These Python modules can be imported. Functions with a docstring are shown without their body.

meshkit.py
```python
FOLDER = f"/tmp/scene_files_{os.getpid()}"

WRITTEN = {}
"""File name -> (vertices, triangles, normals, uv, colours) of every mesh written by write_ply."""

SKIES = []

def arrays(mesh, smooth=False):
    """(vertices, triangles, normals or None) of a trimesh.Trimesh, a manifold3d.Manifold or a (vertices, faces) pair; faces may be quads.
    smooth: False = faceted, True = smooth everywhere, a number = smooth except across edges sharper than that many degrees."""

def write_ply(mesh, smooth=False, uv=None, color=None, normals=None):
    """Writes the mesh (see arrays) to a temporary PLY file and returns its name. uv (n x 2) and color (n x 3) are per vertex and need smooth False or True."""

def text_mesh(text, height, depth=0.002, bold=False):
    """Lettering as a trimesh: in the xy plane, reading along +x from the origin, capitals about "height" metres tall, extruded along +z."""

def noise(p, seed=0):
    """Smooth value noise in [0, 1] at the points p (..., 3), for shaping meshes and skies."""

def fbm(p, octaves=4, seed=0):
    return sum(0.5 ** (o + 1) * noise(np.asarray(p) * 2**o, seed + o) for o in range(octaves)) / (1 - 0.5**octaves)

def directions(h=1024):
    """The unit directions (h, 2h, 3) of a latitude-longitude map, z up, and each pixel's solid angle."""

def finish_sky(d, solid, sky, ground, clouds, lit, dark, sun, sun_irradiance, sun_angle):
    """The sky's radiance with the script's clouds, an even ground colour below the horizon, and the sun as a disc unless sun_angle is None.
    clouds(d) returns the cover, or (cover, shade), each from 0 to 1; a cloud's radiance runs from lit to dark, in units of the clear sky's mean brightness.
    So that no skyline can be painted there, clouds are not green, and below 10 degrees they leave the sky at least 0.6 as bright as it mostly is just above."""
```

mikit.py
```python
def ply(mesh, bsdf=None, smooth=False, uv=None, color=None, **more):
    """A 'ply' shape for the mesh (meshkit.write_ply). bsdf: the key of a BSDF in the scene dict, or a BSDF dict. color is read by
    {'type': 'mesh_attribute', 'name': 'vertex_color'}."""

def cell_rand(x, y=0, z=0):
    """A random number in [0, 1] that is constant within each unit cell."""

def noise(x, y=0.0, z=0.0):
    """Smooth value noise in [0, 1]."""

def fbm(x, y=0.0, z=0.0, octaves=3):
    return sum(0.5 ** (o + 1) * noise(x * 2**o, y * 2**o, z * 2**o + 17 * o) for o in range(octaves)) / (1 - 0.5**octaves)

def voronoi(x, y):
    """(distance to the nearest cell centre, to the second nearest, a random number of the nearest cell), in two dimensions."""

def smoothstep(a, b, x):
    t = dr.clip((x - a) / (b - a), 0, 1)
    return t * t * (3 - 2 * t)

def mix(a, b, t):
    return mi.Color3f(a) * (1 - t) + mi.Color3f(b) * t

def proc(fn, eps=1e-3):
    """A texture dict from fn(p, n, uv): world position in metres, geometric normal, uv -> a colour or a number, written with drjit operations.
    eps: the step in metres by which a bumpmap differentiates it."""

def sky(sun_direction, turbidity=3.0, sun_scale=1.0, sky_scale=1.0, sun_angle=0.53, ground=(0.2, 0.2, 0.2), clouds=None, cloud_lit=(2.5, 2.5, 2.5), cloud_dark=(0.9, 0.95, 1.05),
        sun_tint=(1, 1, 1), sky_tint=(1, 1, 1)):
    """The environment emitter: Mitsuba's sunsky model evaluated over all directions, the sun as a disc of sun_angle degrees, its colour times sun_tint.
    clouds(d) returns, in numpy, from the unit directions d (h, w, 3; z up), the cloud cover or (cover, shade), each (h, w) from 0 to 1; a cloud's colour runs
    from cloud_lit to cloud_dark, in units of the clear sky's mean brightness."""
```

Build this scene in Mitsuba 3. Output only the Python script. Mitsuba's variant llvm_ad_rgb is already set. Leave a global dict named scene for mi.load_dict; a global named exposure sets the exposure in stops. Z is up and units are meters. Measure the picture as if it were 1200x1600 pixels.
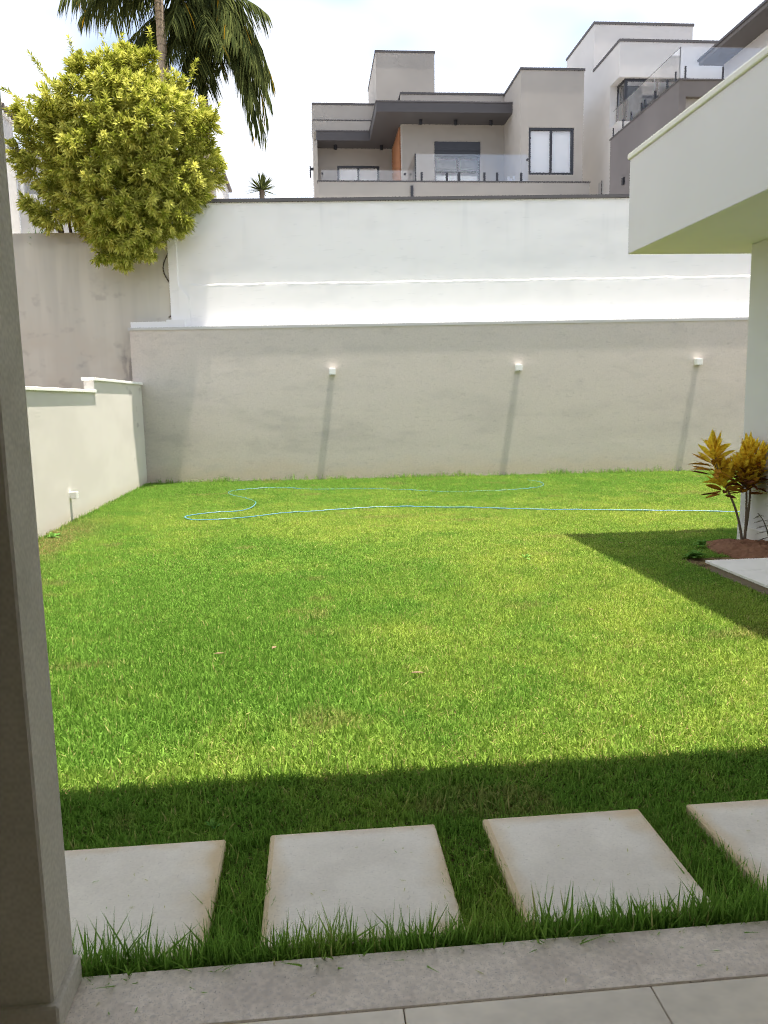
import math
import numpy as np
import trimesh
import shapely.geometry as sg
import drjit as dr
import mitsuba as mi
import mikit
import meshkit
from mikit import proc, noise, fbm, cell_rand, smoothstep, mix

T = mi.ScalarTransform4f
scene, labels = {}, {}

# ------------------------------------------------------------------ camera, sky, exposure
CAM = [0.0, 0.0, 1.6]
scene['camera'] = {
    'type': 'perspective', 'fov': 52.267, 'fov_axis': 'x', 'near_clip': 0.05, 'far_clip': 2000.0,
    'to_world': T().look_at(origin=CAM, target=[CAM[0] + 0.0876, CAM[1] + 0.9859, CAM[2] - 0.1425], up=[0.0328, 0.1398, 0.9896])}

SUN = [0.145, -0.039, 1.0]


def clouds(d):
    q = d / (d[..., 2:3] + 0.35)
    n = meshkit.fbm(q * np.array([2.2, 2.2, 2.2]) + np.array([1.1, 5.2, 0.4]), 5, 5)
    big = meshkit.fbm(q * 0.9 + 2.09, 3, 9)
    gap = np.clip((0.50 - (0.6 * n + 0.4 * big)) / 0.16, 0, 1)
    cover = 1 - 0.75 * gap * gap * (3 - 2 * gap)
    shade = np.clip((n - 0.40) * 2.4, 0, 0.8)
    return cover, shade


scene['sky'] = mikit.sky(SUN, turbidity=3, clouds=clouds, cloud_lit=(2.1, 2.17, 2.32), cloud_dark=(1.15, 1.28, 1.58),
                         sun_scale=1.45, sun_tint=(0.93, 1.0, 1.10), sky_tint=(0.92, 1.0, 1.1))
exposure = 2.63


# ------------------------------------------------------------------ helpers
def lab(key, label=None, cat=None, group=None, kind=None):
    d = {}
    if label: d['label'] = label
    if cat: d['category'] = cat
    if group: d['group'] = group
    if kind: d['kind'] = kind
    labels[key] = d


def free(key):
    if key not in scene: return key
    k = 1
    while f'{key}_{k:03d}' in scene: k += 1
    return f'{key}_{k:03d}'


def add(key, mesh, mat, smooth=False, uv=None, **kw):
    key = free(key)
    scene[key] = mikit.ply(mesh, mat, smooth=smooth, uv=uv, **kw)
    return key


def cat(parts):
    return trimesh.util.concatenate([p if isinstance(p, trimesh.Trimesh) else trimesh.Trimesh(*p, process=False) for p in parts])


def box(x0, x1, y0, y1, z0, z1, b=0.0):
    if x1 < x0: x0, x1 = x1, x0
    if y1 < y0: y0, y1 = y1, y0
    if b <= 0:
        m = trimesh.creation.box(extents=(x1 - x0, y1 - y0, z1 - z0))
        m.apply_translation(((x0 + x1) / 2, (y0 + y1) / 2, (z0 + z1) / 2))
        return m
    p = []
    for sx, X, in ((-1, x0), (1, x1)):
        for sy, Y in ((-1, y0), (1, y1)):
            for sz, Z in ((-1, z0), (1, z1)):
                p += [(X, Y - sy * b, Z - sz * b), (X - sx * b, Y, Z - sz * b), (X - sx * b, Y - sy * b, Z)]
    return trimesh.convex.convex_hull(np.array(p))


def prism(poly, z0, z1):
    m = trimesh.creation.extrude_polygon(sg.Polygon(poly), z1 - z0, engine='earcut')
    m.apply_translation((0, 0, z0))
    return m


def tube(points, radii, sides=8, caps=True):
    p = np.asarray(points, float)
    r = np.broadcast_to(radii, (len(p),)).astype(float)
    t = np.gradient(p, axis=0); t /= np.linalg.norm(t, axis=1, keepdims=True) + 1e-12
    ref = np.array([0, 0, 1.0]) if abs(t[:, 2]).mean() < 0.8 else np.array([1.0, 0, 0])
    a = np.cross(t, ref); a /= np.linalg.norm(a, axis=1, keepdims=True) + 1e-12
    b = np.cross(t, a)
    an = np.arange(sides) * 2 * np.pi / sides
    v = p[:, None] + r[:, None, None] * (np.cos(an)[None, :, None] * a[:, None] + np.sin(an)[None, :, None] * b[:, None])
    i, j = np.meshgrid(np.arange(len(p) - 1), np.arange(sides), indexing='ij')
    q = np.stack([i * sides + j, i * sides + (j + 1) % sides, (i + 1) * sides + (j + 1) % sides, (i + 1) * sides + j], -1).reshape(-1, 4)
    v, f = v.reshape(-1, 3), np.vstack([q[:, [0, 1, 2]], q[:, [0, 2, 3]]])
    if caps:
        n = len(v); v = np.vstack([v, p[:1], p[-1:]])
        k = np.arange(sides); o = (len(p) - 1) * sides
        f = np.vstack([f, np.stack([k, k * 0 + n, (k + 1) % sides], 1), np.stack([o + k, o + (k + 1) % sides, k * 0 + n + 1], 1)])
    return trimesh.Trimesh(v, f, process=False)


def spline(pts, n):
    from scipy.interpolate import CubicSpline
    p = np.asarray(pts, float)
    s = np.r_[0, np.cumsum(np.linalg.norm(np.diff(p, axis=0), axis=1))]
    return CubicSpline(s, p)(np.linspace(0, s[-1], n))


def unit(v):
    return v / (np.linalg.norm(v, axis=-1, keepdims=True) + 1e-12)


def strips(base, direc, up, length, width, droop, rnd, prof=((0, .55), (.45, 1.0), (1.0, 0.0)), fold=0.0):
    """Leaf strips: base, direc, up (n,3); pairs of vertices along the leaf, last a point."""
    n = len(base)
    length, width, droop = (np.broadcast_to(x, (n,))[:, None] for x in (length, width, droop))
    side = unit(np.cross(direc, up)); nor = unit(np.cross(side, direc))
    vs, uvs = [], []
    for t, w in prof:
        c = base + direc * length * t + np.array([0, 0, -1.0]) * droop * length * t * t
        if w > 0:
            h = side * width * w * 0.5
            vs += [c - h, c + h]; uvs += [(0, t), (1, t)]
        else:
            vs.append(c); uvs.append((0.5, t))
    k = len(vs)
    v = np.stack(vs, 1).reshape(-1, 3)
    f = []
    pairs = (k - 1) // 2
    for i in range(pairs - 1):
        a = 2 * i; f += [(a, a + 1, a + 3), (a, a + 3, a + 2)]
    a = 2 * (pairs - 1); f.append((a, a + 1, k - 1))
    f = (np.arange(n)[:, None, None] * k + np.array(f)[None]).reshape(-1, 3)
    uv = np.stack([np.repeat(rnd, k), np.tile([t for _, t in uvs], n)], 1)
    cross = np.tile([s for s, _ in uvs], n)
    return v, f, uv, cross


def join(parts):
    vs, fs, us, o = [], [], [], 0
    for v, f, u in parts:
        vs.append(v); fs.append(f + o); us.append(u); o += len(v)
    return np.vstack(vs), np.vstack(fs), np.vstack(us)


# ------------------------------------------------------------------ materials
def flat(name, rgb, rough=0.8, spec=0.3, metallic=0.0):
    scene[name] = {'type': 'twosided', 'bsdf': {'type': 'principled', 'base_color': {'type': 'rgb', 'value': list(rgb)}, 'roughness': rough, 'specular': spec, 'metallic': metallic}}


def rough(name, fn, roughness=0.9, bump=None, bscale=1.0, eps=2e-3, spec=0.2):
    b = {'type': 'principled', 'base_color': proc(fn), 'roughness': roughness, 'specular': spec}
    if bump: b = {'type': 'bumpmap', 'arbitrary': proc(bump, eps), 'scale': bscale, 'bsdf': b}
    scene[name] = {'type': 'twosided', 'bsdf': b}


def plaster_bump(p, n, uv):
    u, v = p.x + 0.6 * p.y, p.z
    return 0.0030 * fbm(u * 4.1 + v * 2.3, v * 7.3 - u * 1.9, p.y * 3.0, 4) + 0.0022 * fbm(p.x * 45, p.y * 45, p.z * 45, 2)


def c_garden(p, n, uv):
    a = fbm(p.x * 0.55 + 3, p.z * 1.6, p.y * 0.3, 4)
    b = fbm(p.x * 2.6, p.z * 6.5 + 5, p.y, 3)
    belt = smoothstep(0.75, 1.25, p.z + 0.5 * a) * (1 - smoothstep(1.5, 2.1, p.z + 0.4 * b))
    stain = 0.40 * belt * smoothstep(0.36, 0.62, a) + 0.22 * smoothstep(0.52, 0.78, b)
    mud = (1 - smoothstep(0.02, 0.55, p.z + 0.35 * (b - 0.5))) * 0.55
    fleck = smoothstep(0.66, 0.86, fbm(p.x * 7 + 2 * p.z, p.z * 26 - p.x, 2.0, 3)) * 0.07 + smoothstep(0.90, 0.97, noise(p.x * 15, p.z * 33, 5.0)) * 0.10
    fine = (0.94 + 0.12 * noise(p.x * 60, p.z * 60, p.y * 60)) * (1 - fleck)
    c = mix((0.56, 0.512, 0.467), (0.40, 0.373, 0.350), stain)
    return mix(c, (0.54, 0.44, 0.33), mud) * fine


def c_white(p, n, uv):
    a = fbm(p.x * 0.8, p.z * 2.2, 0.0, 4)
    b = fbm(p.x * 2.3, p.z * 1.6 + 9, 0.0, 3)
    streak = 0.35 * smoothstep(0.5, 0.8, a) + 0.15 * smoothstep(0.55, 0.8, b)
    drip = smoothstep(0.58, 0.85, fbm(p.x * 6.5, p.z * 0.45, 4.0, 3)) * smoothstep(4.2, 5.4, p.z) * 0.5
    scratch = smoothstep(0.70, 0.88, fbm(p.x * 5 + p.z, p.z * 19 - p.x, 6.0, 3)) * 0.35
    top = smoothstep(5.0, 5.45, p.z + 0.3 * a) * 0.25 + drip + scratch
    return mix((0.85, 0.845, 0.84), (0.71, 0.715, 0.72), dr.minimum(streak + top, 1.0))


def c_brown(p, n, uv):
    a = fbm(p.x * 2.4, p.z * 0.35, 0.0, 4)
    b = fbm(p.x * 1.1 + 4, p.z * 1.3, 0.0, 4)
    c = fbm(p.x * 9, p.z * 0.8, 3.0, 3)
    k = 0.6 * smoothstep(0.35, 0.7, a) + 0.25 * smoothstep(0.4, 0.7, c)
    col = mix((0.57, 0.545, 0.475), (0.475, 0.46, 0.405), k)
    col = mix(col, (0.52, 0.485, 0.415), smoothstep(0.45, 0.7, b) * smoothstep(3.6, 2.6, p.z))
    spots = smoothstep(0.60, 0.80, fbm(p.x * 3.1 + p.z, p.z * 4.1 - 0.7 * p.x, 8.0, 5)) * smoothstep(4.6, 3.6, p.z)
    edge = smoothstep(-3.95, -3.55, p.x) * smoothstep(3.0, 2.4, p.z) * smoothstep(0.35, 0.6, fbm(p.x * 7, p.z * 3, 1.0, 3))
    top = smoothstep(4.72, 4.95, p.z + 0.2 * a) * 0.3
    return mix(col, (0.20, 0.185, 0.175), dr.minimum(spots * 0.25 + edge * 0.65 + top, 1.0))


def c_left(p, n, uv):
    a = fbm(p.y * 0.9, p.z * 1.8, 0.0, 4)
    scuff = smoothstep(0.62, 0.75, fbm(p.y * 2.2, p.z * 5.0, 2.0, 3)) * smoothstep(14.0, 15.2, p.y) * 0.5
    mud = (1 - smoothstep(0.0, 0.25, p.z + 0.2 * (a - 0.5))) * 0.5
    c = mix((0.57, 0.548, 0.508), (0.53, 0.508, 0.47), smoothstep(0.3, 0.75, a))
    c = mix(c, (0.30, 0.28, 0.26), scuff)
    return mix(c, (0.45, 0.38, 0.28), mud)


rough('mat_garden', c_garden, bump=plaster_bump)
rough('mat_white_wall', c_white, bump=plaster_bump)
rough('mat_brown', c_brown, bump=plaster_bump)
rough('mat_left', c_left, bump=plaster_bump)


def c_render(p, n, uv):
    a = fbm(p.x * 1.5, p.y * 1.5, p.z * 1.5, 3)
    return mi.Color3f(0.60, 0.587, 0.595) * (0.94 + 0.1 * a)


def render_bump(p, n, uv):
    return 0.0018 * fbm(p.x * 60, p.y * 60, p.z * 60, 3) + 0.004 * noise(p.x * 2, p.y * 2, p.z * 2)


rough('mat_house_white', c_render, bump=render_bump)


def c_column(p, n, uv):
    a = fbm(p.x * 7, p.y * 7, p.z * 5, 4)
    return mi.Color3f(0.52, 0.485, 0.42) * (0.85 + 0.25 * a) * (0.88 + 0.22 * noise(p.x * 150, p.y * 150, p.z * 110))


rough('mat_column', c_column, bump=lambda p, n, uv: 0.004 * fbm(p.x * 90, p.y * 90, p.z * 70, 3))


def c_villa(p, n, uv):
    a = fbm(p.x * 1.1, p.y * 1.1, p.z * 1.3, 4)
    return mi.Color3f(0.350, 0.333, 0.310) * (0.9 + 0.2 * a)


rough('mat_villa', c_villa)


def c_villa_white(p, n, uv):
    a = fbm(p.x * 0.9, p.y * 0.9, p.z * 1.1, 4)
    return mi.Color3f(0.58, 0.575, 0.57) * (0.92 + 0.16 * a)


rough('mat_villa_white', c_villa_white)


def c_dark_render(p, n, uv):
    a = fbm(p.x * 1.3, p.y * 1.3, p.z * 0.8, 4)
    return mi.Color3f(0.17, 0.158, 0.16) * (0.85 + 0.3 * a)


rough('mat_dark_render', c_dark_render)
flat('mat_white', (0.78, 0.78, 0.77), 0.6)
flat('mat_coping', (0.50, 0.50, 0.495), 0.8)
flat('mat_cream', (0.66, 0.65, 0.60), 0.7)
flat('mat_cap', (0.10, 0.095, 0.10), 0.6)
flat('mat_eave', (0.075, 0.072, 0.077), 0.5)
flat('mat_soffit_dark', (0.13, 0.12, 0.115), 0.7)
flat('mat_orange', (0.28, 0.125, 0.06), 0.7)
flat('mat_frame', (0.02, 0.021, 0.028), 0.35, 0.5)
flat('mat_void', (0.03, 0.032, 0.04), 0.6)
flat('mat_blind', (0.72, 0.73, 0.74), 0.8)
flat('mat_lamp', (0.80, 0.80, 0.79), 0.4)
flat('mat_grey_wall', (0.42, 0.43, 0.45), 0.8)
flat('mat_roof_tile', (0.14, 0.12, 0.11), 0.8)
flat('mat_hose', (0.085, 0.25, 0.36), 0.35, 0.5)
flat('mat_bark', (0.16, 0.125, 0.095), 0.9)
flat('mat_slab_side', (0.30, 0.24, 0.18), 0.9)
flat('mat_joint', (0.10, 0.07, 0.05), 0.9)
scene['mat_glass'] = {'type': 'thindielectric', 'int_ior': 1.5}
scene['mat_pane'] = {'type': 'thindielectric', 'int_ior': 1.52}


def c_curtain(p, n, uv):
    f = 0.5 + 0.5 * dr.sin(p.x * 60 + 3 * noise(p.x * 9, p.z))
    return mix((0.42, 0.45, 0.5), (0.72, 0.74, 0.76), f)


rough('mat_curtain', c_curtain)


def c_paver(p, n, uv):
    a = fbm(p.x * 6, p.y * 6, 0.0, 4)
    fine = noise(p.x * 160, p.y * 160)
    u = (p.x + 0.97) / 0.786
    u = (u - dr.floor(u)) * 0.786
    e = dr.minimum(dr.minimum(u, 0.612 - u), dr.minimum(p.y - 2.075, 2.672 - p.y))
    w = fbm(p.x * 9 + 5, p.y * 9, 1.0, 3)
    stain = (1 - smoothstep(0.0, 0.07, e + 0.08 * (w - 0.45))) * (0.3 + 0.5 * w)
    side = (1 - smoothstep(0.0, 0.16, 0.612 - u + 0.14 * (w - 0.5))) * 0.45
    c = mix((0.82, 0.775, 0.69), (0.75, 0.705, 0.625), smoothstep(0.35, 0.7, a))
    c = mix(c, (0.62, 0.48, 0.28), dr.minimum(stain + side, 0.85))
    pit = smoothstep(0.86, 0.95, noise(p.x * 140, p.y * 140, 2.0)) * 0.12
    return c * (0.95 + 0.08 * fine) * (1 - pit)


rough('mat_paver', c_paver, 0.8, bump=lambda p, n, uv: 0.003 * fbm(p.x * 25, p.y * 25, p.z * 25, 4))


def c_granite(p, n, uv):
    a = fbm(p.x * 5, p.y * 9, 0.0, 4)
    s1 = smoothstep(0.62, 0.85, noise(p.x * 260, p.y * 260, p.z * 260))
    s2 = smoothstep(0.72, 0.92, noise(p.x * 240 + 7, p.y * 240, p.z * 240))
    c = mix((0.74, 0.66, 0.575), (0.63, 0.555, 0.485), smoothstep(0.3, 0.75, a))
    c = c * (0.86 + 0.28 * noise(p.x * 95, p.y * 95, p.z * 95)) * (0.93 + 0.14 * fbm(p.x * 18, p.y * 18, 3.0, 3))
    return mix(mix(c, (0.54, 0.50, 0.47), s1 * 0.6), (0.20, 0.175, 0.16), s2 * 0.6)


rough('mat_granite', c_granite, 0.85, bump=lambda p, n, uv: 0.0035 * fbm(p.x * 110, p.y * 110, p.z * 110, 2))


def c_tile(p, n, uv):
    a = fbm(p.x * 4 + 2, p.y * 3, 0.0, 5)
    b = fbm(p.x * 22, p.y * 30, 1.0, 3)
    c = mix((0.75, 0.68, 0.565), (0.66, 0.60, 0.50), smoothstep(0.3, 0.75, a))
    return c * (0.9 + 0.2 * b)


rough('mat_tile', c_tile, 0.45, bump=lambda p, n, uv: 0.0015 * fbm(p.x * 30, p.y * 30, p.z * 30, 3), spec=0.4)


def c_soil(p, n, uv):
    a = fbm(p.x * 9, p.y * 9, 0.0, 4)
    b = noise(p.x * 90, p.y * 90, 2.0)
    return mix((0.085, 0.055, 0.032), (0.17, 0.125, 0.06), smoothstep(0.3, 0.7, a)) * (0.6 + 0.8 * b)


rough('mat_soil', c_soil, 1.0, bump=lambda p, n, uv: 0.02 * fbm(p.x * 40, p.y * 40, 0.0, 3))


def c_bed(p, n, uv):
    a = fbm(p.x * 14, p.y * 14, 0.0, 4)
    return mix((0.15, 0.07, 0.04), (0.24, 0.13, 0.08), a)


rough('mat_bed', c_bed, 1.0, bump=lambda p, n, uv: 0.03 * fbm(p.x * 35, p.y * 35, 0.0, 3))


def leafy(name, fn, trans=0.7, roughness=0.5, spec=True):
    scene[name] = {'type': 'principledthin', 'base_color': proc(fn), 'roughness': roughness, 'diff_trans': trans, 'spec_trans': 0.0, 'eta': 1.35}


def c_grass(p, n, uv):
    r = uv.x
    m = fbm(p.x * 0.35 + 1.3, p.y * 0.35 + 0.7, 0.0, 3)
    k = fbm(p.x * 1.9, p.y * 1.9 + 3, 0.0, 3)
    h = fbm(p.x * 7, p.y * 7, 4.0, 2)
    # worn, sun-bleached turf in the back middle; lush turf at the left front and along the walls
    worn = dr.exp(-dr.square((p.y - 10.6) / 2.6) - dr.square((p.x - 2.2) / 4.2)) + 0.45 * dr.exp(-dr.square((p.y - 5.2) / 2.4) - dr.square((p.x - 2.6) / 1.5))
    lush = dr.exp(-dr.square((p.y - 4.4) / 1.1) - dr.square((p.x + 0.6) / 1.3)) + 0.6 * dr.exp(-dr.square((p.x + 3.2) / 1.0)) + 0.9 * smoothstep(3.3, 3.0, p.y)
    y = dr.clip(0.22 + 0.55 * worn - 0.5 * lush + 1.1 * (m - 0.5) + 0.8 * (k - 0.5) + 0.5 * (h - 0.5), 0, 1)
    c = mix((0.215, 0.395, 0.068), (0.44, 0.55, 0.112), y)
    dry = smoothstep(0.955 - 0.06 * y, 0.97 - 0.06 * y, r)
    c = mix(c, (0.50, 0.43, 0.20), dry * 0.7)
    worn_edge = smoothstep(0.30, 0.62, fbm(p.x * 2.3, p.y * 1.7, 9.0, 3)) * dr.exp(-dr.square((p.x + 3.15) / 0.38)) * smoothstep(12.0, 9.5, p.y)
    bare = smoothstep(0.70, 0.80, fbm(p.x * 1.3 + 8, p.y * 2.1, 2.0, 4)) * 0.5
    c = mix(c, (0.40, 0.34, 0.15), dr.minimum(worn_edge + bare, 0.85) * smoothstep(0.15, 0.4, r))
    return c * (0.80 + 0.4 * r)


leafy('mat_grass', c_grass, 0.75)


def c_bush(p, n, uv):
    r = uv.x
    c = mix((0.23, 0.27, 0.028), (0.67, 0.66, 0.165), smoothstep(0.1, 0.95, r))
    return c * (0.85 + 0.3 * fbm(p.x * 2.5, p.y * 2.5, p.z * 2.5, 2))


leafy('mat_bush', c_bush, 0.6)


def c_palm(p, n, uv):
    c = mix((0.030, 0.044, 0.016), (0.13, 0.15, 0.048), uv.x)
    return mix(c, (0.42, 0.25, 0.02), smoothstep(0.965, 0.985, uv.x))


leafy('mat_palm', c_palm, 0.4)


def c_palm_trunk(p, n, uv):
    ring = smoothstep(0.86, 0.98, dr.sin(p.z * 38 + 1.5 * noise(p.x * 8, p.y * 8)) * 0.5 + 0.5)
    c = mix((0.56, 0.46, 0.37), (0.42, 0.34, 0.27), fbm(p.x * 12, p.y * 12, p.z * 4, 3))
    return mix(c, (0.20, 0.16, 0.12), ring * 0.6)


rough('mat_palm_trunk', c_palm_trunk)


def croton(lo, hi):
    def fn(p, n, uv):
        a = fbm(p.x * 45, p.y * 45, p.z * 45, 2)
        vein = smoothstep(0.75, 0.95, dr.sin(uv.y * 34) * 0.5 + 0.5)
        mid = 1 - smoothstep(0.05, 0.14, dr.abs(uv.x - 0.5))
        c = mix(lo, hi, smoothstep(0.35, 0.65, a))
        return mix(c, hi, dr.maximum(mid * 0.7, vein * 0.3))
    return fn


leafy('mat_croton_yellow', croton((0.58, 0.36, 0.025), (0.95, 0.74, 0.08)), 0.5, 0.35)
leafy('mat_croton_bronze', croton((0.22, 0.09, 0.025), (0.50, 0.26, 0.03)), 0.45, 0.35)
leafy('mat_croton_maroon', croton((0.07, 0.022, 0.018), (0.19, 0.075, 0.03)), 0.4, 0.35)


def c_weed(p, n, uv):
    return mix((0.09, 0.24, 0.05), (0.22, 0.40, 0.09), uv.x)


leafy('mat_weed', c_weed, 0.5)
flat('mat_dry_leaf', (0.17, 0.12, 0.07), 0.8)
flat('mat_dry_frond', (0.085, 0.075, 0.055), 0.7)

# ------------------------------------------------------------------ ground
add('ground', box(-400, 400, -200, 600, -1.0, 0.0), 'mat_soil'); lab('ground', kind='structure')
# the neighbours' higher plots behind the retaining walls
TERR = 4.75
flat('mat_terrace', (0.33, 0.33, 0.33), 0.9)
add('terrain', prism([(-300, 19.5), (-8.0, 16.85), (10.0, 15.86), (300, 10.0), (300, 500), (-300, 500)], 0.05, TERR), 'mat_terrace'); lab('terrain', kind='structure')


def wy(x, off=0.0):
    return 15.85 - 0.055 * x + off


def wall_prism(x0, x1, o0, o1, z0, z1):
    return prism([(x0, wy(x0, o0)), (x1, wy(x1, o0)), (x1, wy(x1, o1)), (x0, wy(x0, o1))], z0, z1)


# garden wall at the back of the lawn
XR = 13.0
lab('garden_wall', 'long beige plastered wall along the back of the lawn under a thin white coping', 'wall')
add('garden_wall__body', wall_prism(-3.50, XR, 0, 0.20, -0.1, 3.028), 'mat_garden')
add('garden_wall__coping', wall_prism(-3.525, XR, -0.018, 0.262, 3.028, 3.082), 'mat_coping')
add('garden_wall__kerb', wall_prism(-3.49, -2.76, 0.10, 0.258, 3.083, 3.20), 'mat_white')

# taller white retaining wall just behind it
lab('retaining_wall', 'tall white painted wall with a dark top edge rising behind the beige garden wall', 'wall')
add('retaining_wall__upper_body', cat([wall_prism(-2.55, XR, 0.30, 0.48, 3.9, 5.47), wall_prism(-2.55, -2.351, 0.30, 0.48, 3.05, 3.8999)]), 'mat_white_wall')


def ledge_mesh():
    """The lower face stands proud of the upper one and ends in an uneven hand-trowelled ledge."""
    rng = np.random.default_rng(3)
    xs = np.linspace(-2.35, XR, 260)
    jit = meshkit.fbm(np.stack([xs * 3, xs * 0, xs * 0], 1), 4, 2) - 0.5
    jit2 = meshkit.fbm(np.stack([xs * 9, xs * 0 + 5, xs * 0], 1), 3, 4) - 0.5
    rows = [(0.287, 3.05, 0), (0.287, 3.87, 0), (0.287, 3.918, 1), (0.2905, 3.925, 1), (0.302, 3.931, 1)]
    v = []
    for o, z, j in rows:
        zz = z + j * (0.045 * jit + 0.02 * jit2)
        oo = o + j * 0.012 * jit2 * (o < .3)
        v.append(np.stack([xs, wy(xs) + oo, zz], 1))
    v = np.concatenate(v); n = len(xs)
    f = []
    for r in range(len(rows) - 1):
        a = r * n + np.arange(n - 1)
        f += [np.stack([a, a + 1, a + n + 1], 1), np.stack([a, a + n + 1, a + n], 1)]
    m = trimesh.Trimesh(v, np.vstack(f), process=False)
    back = wall_prism(-2.35, XR, 0.30, 0.48, 3.05, 3.9)
    return cat([m, back])


add('retaining_wall__lower_body', ledge_mesh(), 'mat_white_wall')
add('retaining_wall__pier', prism([(-2.72, wy(-2.72, .27)), (-2.55, wy(-2.55, .27)), (-2.55, wy(-2.55, .48)), (-2.72, wy(-2.72, .48))], 3.12, 5.47), 'mat_white_wall')
pp = trimesh.creation.extrude_polygon(sg.Polygon([(-2.548, 3.10), (-2.352, 3.10), (-2.352, 3.66), (-2.548, 3.90)]), 0.21, engine='earcut')
pp.apply_transform(np.array([[1, 0, 0, 0], [0, 0, -1, wy(-2.45, .47)], [0, 1, 0, 0], [0, 0, 0, 1]], float))
add('retaining_wall__pier', pp, 'mat_white_wall')
add('retaining_wall__foot_block', wall_prism(-2.80, -2.44, 0.12, 0.266, 3.083, 3.235), 'mat_white')
add('retaining_wall__cap', wall_prism(-2.74, XR, 0.255, 0.50, 5.472, 5.535), 'mat_cap')

# brown neighbour wall on the left
lab('neighbour_wall', 'unpainted brown stained plaster wall below the yellow-green bush', 'wall')
add('neighbour_wall__body', wall_prism(-9.0, -2.735, 0.33, 0.50, -0.1, 4.95), 'mat_brown')
add('neighbour_wall__cable', tube(spline([(-2.77, wy(-2.77, .315), z) for z in ()] or [(-2.77, wy(-2.77, .318), 4.9), (-2.79, wy(-2.79, .315), 4.4), (-2.83, wy(-2.8, .31), 4.25), (-2.77, wy(-2.77, .316), 4.05), (-2.78, wy(-2.78, .316), 3.3)], 40), 0.012, 5), 'mat_dry_frond')

# left boundary wall with a stepped coping
lab('boundary_wall', 'low pale boundary wall on the left side of the lawn with a stepped white coping', 'wall')
add('boundary_wall__body', cat([box(-3.48, -3.33, -4, 12.57, -0.1, 1.79), box(-3.48, -3.33, 12.57, 15.99, -0.1, 1.975)]), 'mat_left')
add('boundary_wall__coping', box(-3.51, -3.30, -4, 12.60, 1.791, 1.835, 0.004), 'mat_white')
add('boundary_wall__coping', box(-3.51, -3.30, 12.545, 16.01, 1.976, 2.02, 0.004), 'mat_white')


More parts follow.
